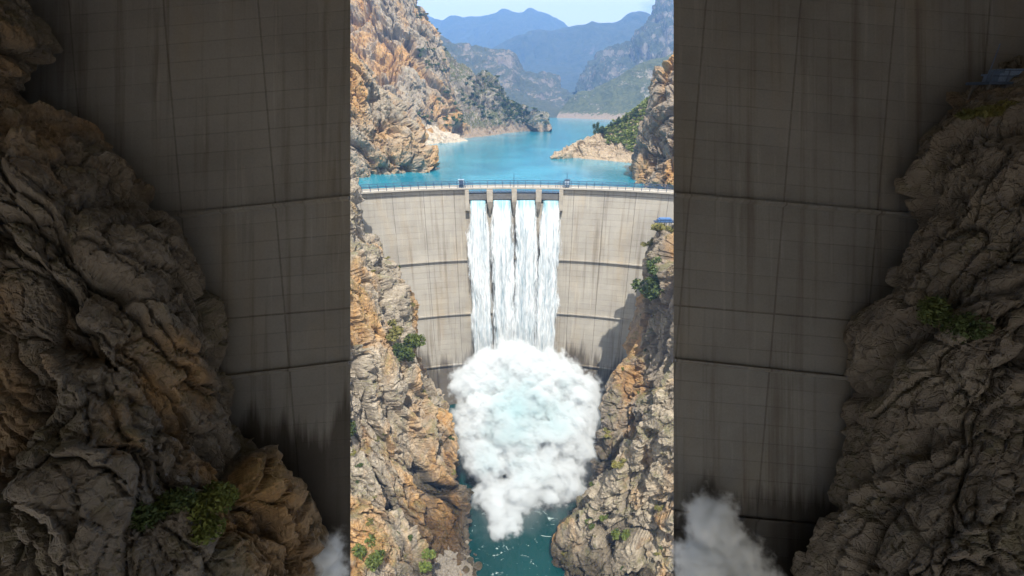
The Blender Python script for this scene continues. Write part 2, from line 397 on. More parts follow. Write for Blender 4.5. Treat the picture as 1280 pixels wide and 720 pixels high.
# ------------------------------------------------------------------ the dam
dam = tag(empty('dam', (0, 199, -110)), 'curved pale concrete arch dam with four open spillway bays between the cliffs', 'dam')
def child(o, root): o.parent = root; o.matrix_parent_inverse = root.matrix_world.inverted(); return o
bpy.context.view_layer.update()
DP = Matrix.Translation(dam.location).inverted()
def dpart(name, V, Fc, mat, uv=None):
    V = [tuple(DP @ Vector(v)) for v in V]
    o = mesh_obj(name, V, Fc, mat, dam)
    if uv is not None:
        L = o.data.uv_layers.new(name='UVMap'); W = o.data.vertices
        for l in o.data.loops:
            L.data[l.index].uv = uv[l.vertex_index]
    return o
def px2a(px, py, r):                     # angle on the arc seen at a pixel column
    best = None
    lo, hi = -.6, .6
    d = ray(px, py)
    for _ in range(50):
        mid = (lo+hi)/2; x, y, z = arc(mid, r, 0)
        if x/y < d[0]/d[1]: lo = mid
        else: hi = mid
    return (lo+hi)/2
def arc_solid(a0, a1, n, prof):          # prof: (r, z) loop swept round the arc
    V, Fc, uv = [], [], []; k = len(prof)
    for i in range(n+1):
        a = a0+(a1-a0)*i/n
        for r, z in prof: V.append(arc(a, r, z)); uv.append((a*RAD, z))
    for i in range(n):
        for j in range(k):
            p, q = i*k+j, i*k+(j+1) % k
            Fc.append((p, q, q+k, p+k))
    Fc += [tuple(range(k))[::-1], tuple(range(n*k, n*k+k))]
    return V, Fc, uv
aL, aR = px2a(581.7, 240, RAD-1), px2a(704, 240, RAD-1)
def wall_prof(ztop): return [(RAD, ztop), (RAD, -30), (RAD-.4, -58), (RAD-1.2, -86), (RAD-2, -112), (RAD+16, -112), (RAD+12, -60), (RAD+5.2, ztop)]
for a0, a1, zt, n in ((-.95, aL, 1.9, 60), (aL, aR, -4.2, 30), (aR, .95, 1.9, 60)):
    V, Fc, uv = arc_solid(a0, a1, n, wall_prof(zt)); dpart('wall', V, Fc, M['concrete'], uv)
for z, r in ((-30.5, .0), (-58., .4), (-86., 1.2)):
    V, Fc, uv = arc_solid(-.95, .95, 120, [(RAD-r-.9, z+.3), (RAD-r-.9, z-.25), (RAD-r-.1, z-.45), (RAD-r+.3, z-.45), (RAD-r+.3, z+.25)])
    dpart('ledge', V, Fc, M['concrete'], uv)
V, Fc, uv = arc_solid(-.95, .95, 140, [(RAD-1.6, 2.85), (RAD-1.6, 2.2), (RAD-1.1, 1.903), (RAD+5.3, 1.903), (RAD+5.3, 2.85), (RAD+4.9, 2.85), (RAD+4.9, 2.5), (RAD-1.2, 2.5), (RAD-1.2, 2.85)])
dpart('deck', V, Fc, M['deck'])
# railing on both edges
def railing(r, z, name):
    b = MB(); A = np.linspace(-.95, .95, 104)
    for i, a in enumerate(A):
        p = arc(a, r, z); b.bar(p, (p[0], p[1], z+1.85), .15, 4)
        if i:
            q = arc(A[i-1], r, z)
            for h in (.6, 1.2, 1.85): b.bar((q[0], q[1], z+h), (p[0], p[1], z+h), (.09 if h < 1.5 else .15), 4)
    dpart(name, b.v, b.f, M['rail'])
railing(RAD-1.4, 2.85, 'railing'); railing(RAD+5.1, 2.85, 'railing')
# spillway piers
def fr(a, r, u, z):                      # local frame on the arc: u sideways
    x, y, _ = arc(a, r, z); return (x+u*math.cos(a), y-u*math.sin(a), z)
def pier(px0, px1, zb, taper):
    a = (px2a(px0, 245, RAD-2)+px2a(px1, 245, RAD-2))/2; w = (px1-px0)*.352/2
    b = MB()
    def sec(z, r0, r1, w0, w1): return [fr(a, r0, -w0, z), fr(a, r1, -w1, z), fr(a, r1, w1, z), fr(a, r0, w0, z)]
    if taper:
        b.prism([sec(-9.6, RAD-.8, RAD+1, w*.12, w*.3), sec(-6.5, RAD-2.0, RAD+4, w*.5, w*.9), sec(-3.2, RAD-3.0, RAD+5.0, w*.95, w), sec(1.9, RAD-3.0, RAD+5.0, w, w)][::1])
    else:
        b.prism([sec(zb, RAD-1.2, RAD+5.0, w*.9, w), sec(zb+1.2, RAD-2.4, RAD+5.0, w, w), sec(1.9, RAD-2.4, RAD+5.0, w, w)])
    return b
for px0, px1, zb, tp in ((581.2, 586.2, -8.2, 0), (608.4, 616, 0, 1), (639.6, 646, 0, 1), (669.6, 677, 0, 1), (699, 704, -8.2, 0)):
    b = pier(px0, px1, zb, tp); dpart('pier', b.v, b.f, M['pierc'])
BAYS = [(586.2, 608.4), (616, 639.6), (646, 669.6), (677, 699)]
for px0, px1 in BAYS:
    a0, a1 = px2a(px0, 247, RAD-1), px2a(px1, 247, RAD-1)
    V, Fc, uv = arc_solid(a0, a1, 6, [(RAD-.9, -.15), (RAD-1.1, -2.55), (RAD+.5, -2.75), (RAD+.9, -.15)]); dpart('gate', V, Fc, M['gate'])
    V, Fc, uv = arc_solid(a0, a1, 6, [(RAD-1.25, -.1), (RAD-1.25, -.42), (RAD+1.1, -.42), (RAD+1.1, -.1)]); 

# crest fittings
def mast(px, h, label):
    a = px2a(px, 230, RAD-1.0); p = arc(a, RAD-.9, 2.55); r = tag(empty('lamp_post', p), label, 'lamp post', 'thin masts on the dam crest')
    b = MB(); b.bar((0, 0, 0), (0, 0, h), .17, 6, .10); b.box(-.25, .25, -.25, .25, 0, .25); b.build('pole', M['rail'], r)
    b = MB(); b.bar((0, 0, h-.05), (0, 1.1, h+.12), .05, 5); b.box(-.16, .16, .8, 1.5, h+.03, h+.16); b.build('lamp_head', M['rail'], r)
mast(576.5, 6.3, 'thin lamp mast rising beside the left crest control cabinet')
mast(642.4, 5.9, 'thin lamp mast on the crest above the middle spillway pier')
mast(708.5, 6.5, 'thin lamp mast rising beside the right crest control cabinet')
def cabinet(px, label, wide):
    a = px2a(px, 230, RAD-.5); p = arc(a, RAD-.2, 2.55); r = tag(empty('control_cabinet', p), label, 'cabinet')
    r.rotation_euler.z = -a; r.scale = (1.25, 1.25, 1.3)
    b = MB(); b.box(-.9, .9, -.5, .6, .15, 2.7); b.box(-1.05, 1.05, -.65, .75, 2.7, 2.85); b.box(-.8, .8, -.4, .5, 0, .15); b.build('housing', M['pale'] if wide else M['rail'], r)
    b = MB(); b.box(-.72, -.05, -.53, -.5, .35, 2.5); b.box(.05, .72, -.53, -.5, .35, 2.5); b.build('door', M['rail'] if wide else M['pale'], r)
    b = MB(); s = 1 if wide else -1
    for x in (1.4, 2.3, 3.2): b.bar((s*x, 0, 0), (s*x, 0, 2.3-.25*(x-1.4)), .07, 5)
    b.bar((s*1.4, 0, 2.3), (s*3.2, 0, 1.85), .06, 5); b.bar((s*1.4, 0, 1.2), (s*3.2, 0, 1.2), .06, 5); b.bar((s*1.4, 0, .3), (s*3.2, 0, 2.), .05, 5); b.build('guard_frame', M['rail'], r)
cabinet(576.5, 'pale blue-grey control cabinet with guard frame on the crest left of the spillway', 1)
cabinet(708.8, 'dark steel control cabinet with guard frame on the crest right of the spillway', 0)

# ------------------------------------------------------------------ falling water
def fall_mat():
    m, t = new_mat('falling_water'); N = NT(t); uv = N.n('ShaderNodeTexCoord').outputs['UV']
    s1 = N.noise(N.mapping(uv, (1, .06, 1)), .55, 6, .68, .9)
    s2 = N.noise(N.mapping(uv, (1, .11, 1), (0, 0, 0), (5, 7, 0)), 2.3, 6, .7, .5)
    k = N.math('ADD', N.math('MULTIPLY', s1, .6), N.math('MULTIPLY', s2, .4))
    c = N.mix(N.ramp(k, [(.36, 1.), (.58, 0.)]), (.69, .72, .74), (.20, .29, .35))
    v = N.n('ShaderNodeSeparateXYZ'); N.l(uv, v.inputs[0])
    top = N.ramp(N.math('DIVIDE', N.math('ADD', v.outputs[1], N.math('MULTIPLY', s1, 9.)), 9.), [(.55, 1.), (1., 0.)])
    c = N.mix(N.math('MULTIPLY', top, .8), c, (.14, .37, .46))          # clear water before it breaks white
    ed = N.math('ABSOLUTE', v.outputs[2])
    al = N.math('SUBTRACT', N.math('MULTIPLY', N.math('SUBTRACT', 1.04, ed), 2.8), N.math('MULTIPLY', N.math('SUBTRACT', .60, k), 4.6), True)
    p = N.out(c, .45, N.bump(k, .6, .5), spec=.3, Alpha=N.ramp(al, [(0., 0.), (.5, 1.)]))
    return m
M['fall'] = fall_mat()
for i, (px0, px1) in enumerate(BAYS):
    nu, nv = 46, 150; a = (px2a(px0, 252, RAD-1)+px2a(px1, 252, RAD-1))/2; hw = (px1-px0)*.352/2*1.02
    xc = OX+(RAD-1)*math.sin(a)
    V = np.zeros((2, nv, nu, 3)); UVW = np.zeros((2, nv, nu, 3))
    for s in (0, 1):
        for r in range(nv):
            tt = (r/(nv-1)); z = -2.9-84*tt**1.15; dz = -2.9-z
            out = 1.2+.95*math.sqrt(dz*1.0+.05)          # thrown clear of the face
            u = np.linspace(-1, 1, nu)
            w = hw*(1.04+.46*min(1, dz/17)**.85)*(1+.06*float(fbm(np.array([[z*.11, i*5., 0.]]), 3, 455)[0]))
            cx = xc*(1-.10*min(1, dz/95))+ (OX*.1)
            x = cx+u*w
            y = OY+RAD*math.cos(a)-out - (1-np.abs(u)**3)*(.35+.010*dz)*(1 if s == 0 else -1)
            q = np.stack([x*1.25+i*31, np.full(nu, z*.10), np.full(nu, s*5.)], 1)
            st = fbm(q, 4, 400)
            q2 = np.stack([x*3.0, np.full(nu, z*.3), np.full(nu, s*5.+i)], 1)
            y = y - (st*.38+fbm(q2, 3, 440)*.16)*min(1, .15+dz/25)*(1 if s == 0 else .4)
            x = x + fbm(np.stack([np.full(nu, z*.12+i*7), u*2, np.full(nu, 3.)], 1), 3, 470)*.75*min(1, dz/20)
            V[s, r, :, 0] = x; V[s, r, :, 1] = y; V[s, r, :, 2] = z
            UVW[s, r, :, 0] = x+i*17; UVW[s, r, :, 1] = dz; UVW[s, r, :, 2] = u
    verts = V.reshape(-1, 3); f = grid_faces(nv, nu); F2 = np.concatenate([f, f[:, ::-1]+nv*nu])
    org = np.array([xc, 197., -3.])
    lab = ['white waterfall pouring from the leftmost spillway bay', 'white waterfall from the second spillway bay, just left of the middle pier',
           'pale blue white waterfall from the third bay, just right of the middle pier', 'white waterfall pouring from the rightmost spillway bay'][i]
    o = mesh_obj('waterfall', verts-org, F2, M['fall'], smooth=True); o.location = org
    # uv: metres across and down; the across fraction rides in a second layer
    L = o.data.uv_layers.new(name='UVMap'); idx = np.zeros(len(o.data.loops), np.int32); o.data.loops.foreach_get('vertex_index', idx)
    L.data.foreach_set('uv', UVW.reshape(-1, 3)[idx][:, :2].astype(np.float32).ravel())
    at_ = o.data.attributes.new('across', 'FLOAT', 'POINT'); at_.data.foreach_set('value', UVW.reshape(-1, 3)[:, 2].astype(np.float32))
    tag(o, lab, 'waterfall', 'waterfalls from the spillway')
# read the across fraction in the material
t = M['fall'].node_tree
for nd in list(t.nodes):
    if nd.type == 'MATH' and nd.operation == 'ABSOLUTE':
        an = t.nodes.new('ShaderNodeAttribute'); an.attribute_name = 'across'; t.links.new(an.outputs['Fac'], nd.inputs[0])

# ------------------------------------------------------------------ spray clouds (closed lobed hulls filled with dense droplets)
def spray_mat(name, dens, col=(.96, .985, .99), aniso=0.):
    m, t = new_mat(name); N = NT(t)
    o = N.n('ShaderNodeOutputMaterial'); v = N.n('ShaderNodeVolumePrincipled')
    v.inputs['Color'].default_value = col+(1,); v.inputs['Density'].default_value = dens; v.inputs['Anisotropy'].default_value = aniso
    N.l(v.outputs[0], o.inputs['Volume']); return m
def blob_hull(name, blobs, voxel, disp, mat, k=0, dscale=.35):
    bm = bmesh.new()
    for (c, r) in blobs:
        mtx = Matrix.Translation(Vector(c)) @ Matrix.Diagonal((r[0], r[1], r[2], 1)) if hasattr(r, '__len__') else Matrix.Translation(Vector(c)) @ Matrix.Scale(r, 4)
        bmesh.ops.create_icosphere(bm, subdivisions=2, radius=1., matrix=mtx)
    me = bpy.data.meshes.new(name+'_src'); bm.to_mesh(me); bm.free()
    ob = bpy.data.objects.new(name+'_src', me); COL.objects.link(ob)
    md = ob.modifiers.new('r', 'REMESH'); md.mode = 'VOXEL'; md.voxel_size = voxel
    sm = ob.modifiers.new('s', 'SMOOTH'); sm.iterations = 3; sm.factor = .5
    dg = bpy.context.evaluated_depsgraph_get(); ev = ob.evaluated_get(dg); m2 = bpy.data.meshes.new_from_object(ev)
    bpy.data.objects.remove(ob); bpy.data.meshes.remove(me)
    n = len(m2.vertices); co = np.zeros(n*3, np.float32); m2.vertices.foreach_get('co', co); co = co.reshape(-1, 3)
    no = np.zeros(n*3, np.float32); m2.vertices.foreach_get('normal', no); no = no.reshape(-1, 3)
    d = 0
    for s, a in disp:
        w1, w2, cid, vv = worley(co/s, k+int(s*10)); d = d + a*(.62-w1)*1.6
    co = co+no*np.asarray(d)[:, None]
    m2.vertices.foreach_set('co', co.ravel()); m2.name = name; m2.materials.clear(); m2.materials.append(mat); m2.update()
    m2.polygons.foreach_set('use_smooth', [True]*len(m2.polygons))
    return link(bpy.data.objects.new(name, m2))
def billow_mat(name, balls, dens, A, soft, sc, step, plain_noise=False, col=(.905, .93, .945), teal=None, heart=None):
    """droplet cloud: dense inside a set of merged billows whose rim is broken up by turbulence"""
    m, t = new_mat(name); N = NT(t); P = N.n('ShaderNodeNewGeometry').outputs['Position']
    f = None
    for c, r in balls:
        d = N.n('ShaderNodeVectorMath', operation='DISTANCE'); N.l(P, d.inputs[0]); d.inputs[1].default_value = tuple(c)
        q = N.math('SUBTRACT', r, d.outputs['Value'])
        if f is None: f = q
        else:
            x = N.n('ShaderNodeMath', operation='SMOOTH_MAX'); N.l(f, x.inputs[0]); N.l(q, x.inputs[1]); x.inputs[2].default_value = A*.5; f = x.outputs[0]
    nz = N.n('ShaderNodeTexNoise'); nz.inputs['Scale'].default_value = sc*1.4; nz.inputs['Detail'].default_value = 2.; N.l(P, nz.inputs['Vector'])
    wv = N.n('ShaderNodeVectorMath', operation='MULTIPLY_ADD'); N.l(nz.outputs['Color'], wv.inputs[0]); wv.inputs[1].default_value = (.55/sc,)*3; N.l(P, wv.inputs[2])
    vo = N.n('ShaderNodeTexVoronoi', feature='F1'); vo.inputs['Scale'].default_value = sc; vo.inputs['Detail'].default_value = 2.6; vo.inputs['Roughness'].default_value = .55; vo.inputs['Lacunarity'].default_value = 2.3
    N.l(wv.outputs[0], vo.inputs['Vector'])
    n2 = N.noise(P, sc*2.3, 6, .64)
    e = N.math('MULTIPLY', N.math('SUBTRACT', n2, .5), A*3.) if plain_noise else N.math('ADD', N.math('MULTIPLY', N.math('SUBTRACT', .80, vo.outputs['Distance']), A*1.6), N.math('MULTIPLY', N.math('SUBTRACT', n2, .47), A*4.2))
    g = N.math('DIVIDE', N.math('ADD', f, e), soft, True)
    g = N.math('MULTIPLY', N.math('MULTIPLY', g, g), dens)
    o = N.n('ShaderNodeOutputMaterial'); v = N.n('ShaderNodeVolumePrincipled'); N.l(g, v.inputs['Density'])
    if teal:  # teal shading of the cloud's middle put into the scatter colour
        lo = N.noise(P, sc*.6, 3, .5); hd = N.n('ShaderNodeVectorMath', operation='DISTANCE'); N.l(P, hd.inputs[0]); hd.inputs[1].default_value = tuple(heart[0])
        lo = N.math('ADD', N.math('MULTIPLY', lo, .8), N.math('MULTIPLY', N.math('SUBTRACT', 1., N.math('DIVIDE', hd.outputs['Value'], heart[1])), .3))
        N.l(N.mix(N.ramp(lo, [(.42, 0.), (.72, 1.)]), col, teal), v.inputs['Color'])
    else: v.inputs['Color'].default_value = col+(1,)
    N.l(v.outputs[0], o.inputs['Volume'])
    try: m.cycles.volume_step_rate = step
    except Exception as ex: print('step', ex)
    return m
def Yof(py): return float(np.interp(py, [430, 460, 500, 560, 616, 650, 675], [173, 162, 150, 137, 127, 119, 114]))
BALLS = [(650,466,14.5),(616,472,12),(694,474,13),(728,494,10),(588,478,9.5),(602,522,12),(650,528,17),(698,536,14),(727,552,9),(614,572,12),(660,584,13),(703,592,9.5),(712,606,6.5),(620,616,9.5),(648,612,10),(684,616,7),(622,644,6.5),(634,632,7),(626,658,5.5),(624,668,4.5),(640,650,5.5),(640,448,9),(688,456,8.5),(590,556,7.5),(738,524,6.5),(606,450,7),(665,500,15)]
balls = [(at(px, py, Yof(py)+1.5), r) for px, py, r in BALLS]
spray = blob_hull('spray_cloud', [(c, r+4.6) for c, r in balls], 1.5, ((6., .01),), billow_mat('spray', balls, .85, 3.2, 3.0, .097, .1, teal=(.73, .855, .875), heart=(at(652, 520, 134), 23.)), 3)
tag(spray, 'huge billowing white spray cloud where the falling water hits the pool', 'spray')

# thin drifting mist round the spray and the lower curtain of water
MB_ = [(at(x, y, Yof(y)-1), r) for x, y, r in ((590,470,15),(720,500,14),(650,470,20),(600,560,14),(715,590,14),(620,640,14),(660,630,14),(700,640,11))] + [((x, 188., z), r) for x, z, r in ((-12., -34., 6.), (0., -36., 7.), (12., -34., 6.), (-13., -66., 11.), (0., -62., 12.), (13., -66., 11.), (-9., -48., 8.), (8., -48., 8.))]
mist = blob_hull('spray_mist', [(c, r+6) for c, r in MB_], 2.2, ((6., .01),), billow_mat('mist', MB_, .035, 6.5, 14., .06, .6, plain_noise=True), 9)
tag(mist, 'thin white mist drifting round the spray cloud and the foot of the falls', 'mist')

# ------------------------------------------------------------------ cliffs of the gorge
def cols(sil, cs):
    """rows of control points from a skyline; cs gives steps (dx, dy, dY) across the rock"""
    rows = []
    for s in sil:
        rows.append([at(s[0]+c[0], s[1]+c[1], max(30, s[2]+c[2]*(s[3] if len(s) > 3 else 1))) for c in cs])
    return rows
RD = lambda S=1., k=0, **kw: (lambda p: rock_disp(p, S, k, **kw))
L1 = [(428,215,170),(447,238,166),(459,262,164),(462,290,162),(482,308,161),(499,330,160),(512,360,158),(522,395,156),(533,430,153),(546,468,148),(557,505,142),(566,550,133),(574,590,126),(581,630,119),(587,668,114),(592,700,110),(600,730,107)]
def lrow(s, w):                       # hidden back, skyline, wall coming towards the viewer
    x, y, Y = s[:3]; x -= np.interp(y, [240, 330, 420, 480, 530, 600, 700], [4, 7, 8, -5, -7, 0, 4]); k = np.interp(y, [300, 420, 560, 640], [1., .85, .42, .3])
    return [at(x-26, y-4, Y+30), at(x-6, y-2, Y+9), at(x, y, Y), at(x-14, y+2, Y-8*k), at(x-38, y+4, Y-22*k), at(x-70, y+6, Y-36*k), at(x-105, y+8, Y-48*k), at(x-150, y+10, Y-60*k)]
o, GL1, NL1 = loft('rock_cliff', [lrow(s, 1) for s in L1], 540, 320, RD(1., 0, dip=.3), M['rock'])
tag(o, 'tall sunlit ochre and grey limestone cliff left of the dam', 'cliff', None, 'structure')
L2 = [(415,520,100),(436,553,98),(455,575,97),(474,604,95),(494,640,93),(512,672,91),(530,706,89),(552,745,87),(575,790,85)]
o, GL2, NL2 = loft('rock_cliff', [[at(x-30, y-10, Y+14), at(x-8, y-3, Y+5), at(x, y, Y), at(x-16, y+12, Y-4), at(x-44, y+32, Y-9), at(x-80, y+55, Y-14), at(x-130, y+85, Y-20)] for x, y, Y in L2], 320, 240, RD(.7, 40, dip=.6), M['rock'])
tag(o, 'pale creased rock spur leaning in at the lower left of the gorge', 'cliff', None, 'structure')
R1 = [(878,270,166),(850,278,164),(836,286,162),(818,296,160),(806,318,158),(799,350,157),(786,382,155),(775,410,153),(769,448,150),(755,485,145),(747,520,140),(745,560,134),(741,595,129),(728,628,122),(714,658,116),(701,690,110),(695,720,106)]
def rrow(x, y, Y):
    x += np.interp(y, [280, 350, 420, 600, 690], [2, 8, 16, 14, 2])
    k = np.interp(y, [300, 420, 560, 640], [1., .8, .4, .3])
    return [at(x+26, y-4, Y+28), at(x+6, y-2, Y+9), at(x, y, Y), at(x+14, y+2, Y-8*k), at(x+38, y+4, Y-20*k), at(x+70, y+6, Y-34*k), at(x+105, y+8, Y-46*k), at(x+150, y+10, Y-58*k)]
o, GR1, NR1 = loft('rock_cliff', [rrow(*s) for s in R1], 520, 300, RD(1., 80, dip=-.25), M['rock_r'])
tag(o, 'steep brown cracked cliff right of the dam, mossy at its top', 'cliff', None, 'structure')
R2 = [(880,420,100),(845,462,99),(822,496,99),(804,530,100),(792,562,101),(768,600,103),(742,636,105),(720,660,106),(703,684,106),(706,712,103),(722,745,98),(745,790,94)]
o, GR2, NR2 = loft('rock_cliff', [[at(x+30, y-12, Y+14), at(x+8, y-4, Y+5), at(x, y, Y), at(x+16, y+12, Y-4), at(x+44, y+30, Y-9), at(x+80, y+50, Y-14), at(x+130, y+80, Y-20)] for x, y, Y in R2], 300, 200, RD(.7, 120, dip=-.6), M['rock_spur'])
tag(o, 'blocky pale brown rock spur at the lower right above the river', 'cliff', None, 'structure')

# ------------------------------------------------------------------ cliffs and hills round the lake
def hill(name, crest, base, Yc, mat, nu, nv, disp, label, prof=(.0, .28, .55, .8, 1.), back=.35, cat='hill', taper=60.):
    """crest: skyline pixels with distances; base: waterline pixels (on the lake) or points; lofted slope with a real back"""
    rows = []
    for c, b in zip(crest, base):
        P = at(*c) if len(c) == 3 else np.array(c[:3]); Bp = np.array(b) if len(b) == 3 and isinstance(b, np.ndarray) else (atz(b[0], b[1], -3.5) if len(b) == 2 else at(*b))
        d = P-Bp; hor = d*[1, 1, 0]; L = np.linalg.norm(hor)+1e-6; hn = hor/L
        bw = P + np.array([hn[0], hn[1], 0])*max(P[2]*back, 8.) ; bk = P + np.array([hn[0], hn[1], 0])*P[2]*1.4
        bw[2] = P[2]*.82; bk[2] = -6.
        rows.append([bk, bw] + [Bp+(P-Bp)*[s, s, sz] for s, sz in ((1., 1.), (.80, .72), (.55, .42), (.28, .16), (0., 0.))] )
    fade = lambda p: disp(p)*np.clip((p[:, 2]+3)/taper, .06, 1)
    o, G, Nn = loft(name, rows, nu, nv, fade, mat)
    tag(o, label, cat, None, 'structure'); return o, G, Nn
def hdisp(S, A, k):
    return lambda p: A*(ridged(p/S, 5, k)*.5+fbm(p/(S*.22), 4, k+9)*.10)
# cliff just above the left abutment
rows = []
for x, y, Y, s in ((330,10,300,1.),(400,20,285,1.),(436,38,275,1.),(452,48,272,1.),(464,70,270,1.),(474,96,270,1.),(490,118,272,1.),(505,140,273,1.),(518,168,274,1.),(530,192,275,1.),(541,209,277,1.),(546,216,276,1.)):
    x -= 9; rows.append([at(x-30, y+4, Y+60), at(x-7, y+1, Y+14), at(x, y, Y), at(x-10, y+14, Y-9), at(x-28, y+34, Y-18), at(x-50, y+62, Y-28), at(x-80, y+95, Y-38), at(x-120, y+135, Y-48)])
o, GA, NA = loft('rock_cliff', rows, 240, 210, RD(1.7, 160, dip=.22, levels=((20, 3.6), (9, 2.4), (4.2, 1.4), (1.9, .7), (.85, .3))), M['rock_far'])
tag(o, 'jagged sunlit ochre cliff standing in the lake behind the left end of the dam', 'cliff', None, 'structure')
# tall cliff further back on the left
crest = [(300,-60,560),(380,-50,560),(438,-40,560),(490,-30,555),(518,-8,550),(524,18,548),(538,38,545),(552,58,545),(560,80,548),(568,104,548),(577,128,548),(586,152,546),(592,176,540)]
base = [(360,205),(420,200),(470,194),(500,190),(520,186),(532,184),(540,183),(548,182),(556,181),(564,180),(574,179),(584,178.5),(594,178)]
o, GB, NB = hill('rock_cliff', crest, base, 0, M['rock_far'], 300, 240, RD(3.0, 200, dip=.12, st=.4, levels=((20, 3.4), (9, 2.4), (4.2, 1.4), (1.9, .7), (.85, .3))), 'towering banded limestone cliff on the left lake shore', cat='cliff', taper=14.)
crest = [(540,52,700),(556,62,690),(575,78,680),(590,88,670),(604,94,660),(615,106,650),(625,112,645),(632,122,640),(645,128,635),(658,138,630),(670,146,627),(680,156,624),(688,163.5,620)]
base = [(548,180),(560,180),(572,179),(584,178),(596,176.5),(610,175),(622,173),(634,171),(645,169.5),(656,168),(668,167),(680,166.2),(692,165.3)]
o, GB2, NB2 = hill('scrub_headland', crest, base, 0, M['hillB'], 260, 200, lambda p: rock_disp(p, 2.2, 240)*.75, 'dark scrubby rock headland tapering into the lake on the left', cat='headland', taper=14.)
# scree fan between cliffs
rows = [[atz(x0, y0, -2.), at(x1, y1, Y1), at(x2, y2, Y2)] for x0, y0, x1, y1, Y1, x2, y2, Y2 in ((505,192,508,165,455,515,125,520),(525,187,522,164,458,526,130,525),(548,183,540,164,462,535,138,528),(570,181,556,168,468,546,150,530),(590,179,576,172,480,560,165,532))]
o, _, _ = loft('scree_slope', rows, 120, 90, lambda p: rock_disp(p, .8, 260)*.6, rock_mat('scree', 1., grey=(.42, .36, .28), pale=(.55, .48, .38), och=.2, dark=.1))
tag(o, 'pale bare scree slope at the foot of the tall left cliff', 'slope', None, 'structure')
FL = lambda x, y: (x, y)
crest = [(470,-10,1800),(520,5,1740),(548,24,1680),(575,42,1656),(600,48,1632),(630,62,1620),(655,74,1608),(680,80,1608),(700,88,1596),(712,98,1584),(722,116,1560)]
base = [(480,158),(520,156),(550,155),(575,154),(600,153),(625,152),(645,151),(665,150.5),(685,150),(705,149.5),(722,149)]
hill('dry_hill', crest, base, 0, M['hillC'], 240, 160, hdisp(200, 52, 300), 'hazy dry brown hillside behind the left headland')
crest = [(520,6,4400),(545,15,4300),(565,13,4249),(590,17,4200),(612,16,4200),(627,9,4200),(640,12,4200),(652,12,4200),(662,8,4200),(678,14,4200),(694,20,4200),(715,30,4200),(745,45,4200)]
base = [(x, 135.5) for x in (530,550,570,590,612,627,640,652,662,678,694,712,735)]
hill('far_mountain', crest, base, 0, M['hillD'], 200, 90, hdisp(900, 95, 330), 'palest blue mountain ridge farthest away under the sky')
crest = [(600,75,3000),(635,54,2949),(650,44,2900),(665,35,2900),(690,30,2900),(713,24,2900),(728,19,2900),(741,14,2900),(754,15,2900),(768,15,2900),(782,10,2900),(804,10,2900),(830,14,2900),(870,18,2900)]
base = [(x, 139) for x in (620,640,655,668,690,712,726,738,750,762,776,796,820,850)]
hill('blue_mountain', crest, base, 0, M['hillD'], 220, 110, hdisp(800, 80, 360), 'blue hazy mountain at mid distance right of the centre')
crest = [(664,137,1620),(682,124,1644),(700,110,1668),(713,93,1692),(728,80,1716),(747,68,1740),(773,54,1764),(788,36,1788),(802,18,1812),(816,-4,1836),(845,-30,1872),(900,-50,1920)]
base = [(660,147.5),(678,148.5),(694,149),(708,149.5),(722,150),(738,150.5),(756,151),(772,151.5),(790,152),(810,153),(840,154),(880,155)]
hill('steep_hill', crest, base, 0, M['hillF'], 260, 190, hdisp(150, 70, 390), 'steep bluish hillside rising out of the frame on the right shore')
crest = [(700,137,1150),(712,126,1150),(732,118,1140),(754,109,1130),(778,97,1120),(801,86,1110),(822,78,1100),(845,69,1090),(890,55,1080)]
base = [(694,149.5),(710,150),(732,151),(752,151.8),(774,152.5),(798,153),(820,154),(845,155),(880,157)]
hill('green_spur', crest, base, 0, M['hillG'], 180, 120, hdisp(90, 16, 420), 'green lower spur in front of the steep right hillside')
# low point on the right shore
crest = [(688,196,330),(704,186,335),(722,178,340),(742,167,345),(756,160,350),(772,152,352),(788,142,355),(803,132,358),(830,118,360),(870,100,362)]
base = [(686,199),(700,202),(716,205.5),(735,208),(755,210),(772,212),(786,214),(800,216),(825,219),(860,223)]
o, GH, NH = hill('shore_point', crest, base, 0, M['hillH'], 170, 110, lambda p: rock_disp(p, .9, 450)*.55, 'low tan rocky point reaching into the lake on the right', cat='headland', taper=9.)
# right abutment cliff
rows = []
for x, y, Y in ((905,20,246),(870,45,244),(846,66,242),(832,84,241),(819,99,240),(812,120,239),(808,146,238),(799,170,237),(791,190,236),(786,212,235),(781,232,233),(778,252,231)):
    rows.append([at(x+26, y+2, Y+46), at(x+6, y+1, Y+12), at(x, y, Y), at(x+10, y+3, Y-7), at(x+28, y+6, Y-15), at(x+52, y+10, Y-22), at(x+85, y+14, Y-28), at(x+125, y+18, Y-33)])
o, GI, NI = loft('rock_cliff', rows, 240, 170, RD(1.45, 480, dip=-.15), rock_mat('abutment_rock', 1.4, och=.66, grey=(.19, .155, .12), pale=(.31, .26, .20), dark=.6))
tag(o, 'brown jagged cliff rising behind the right end of the dam', 'cliff', None, 'structure')

# ------------------------------------------------------------------ shrubs, trees
def leaf_cloud(n, rx, rz, size, seed, lobes=7):
    g = np.random.RandomState(seed); C = g.normal(size=(lobes, 3))*[rx*.5, rx*.5, rz*.35]+[0, 0, rz*.75]
    k = g.randint(0, lobes, n); d = g.normal(size=(n, 3)); d /= np.linalg.norm(d, axis=1, keepdims=True)
    c = C[k]+d*(g.rand(n, 1)**.45)*[rx*.45, rx*.45, rz*.42]
    c[:, 2] = np.abs(c[:, 2])
    a = g.normal(size=(n, 3)); a /= np.linalg.norm(a, axis=1, keepdims=True); b = np.cross(a, g.normal(size=(n, 3))); b /= np.linalg.norm(b, axis=1, keepdims=True)
    s = size*(.6+.8*g.rand(n, 1))
    V = np.stack([c-a*s, c+b*s*.45, c+a*s, c-b*s*.45], 1).reshape(-1, 3)
    return V, np.arange(n*4).reshape(n, 4), C
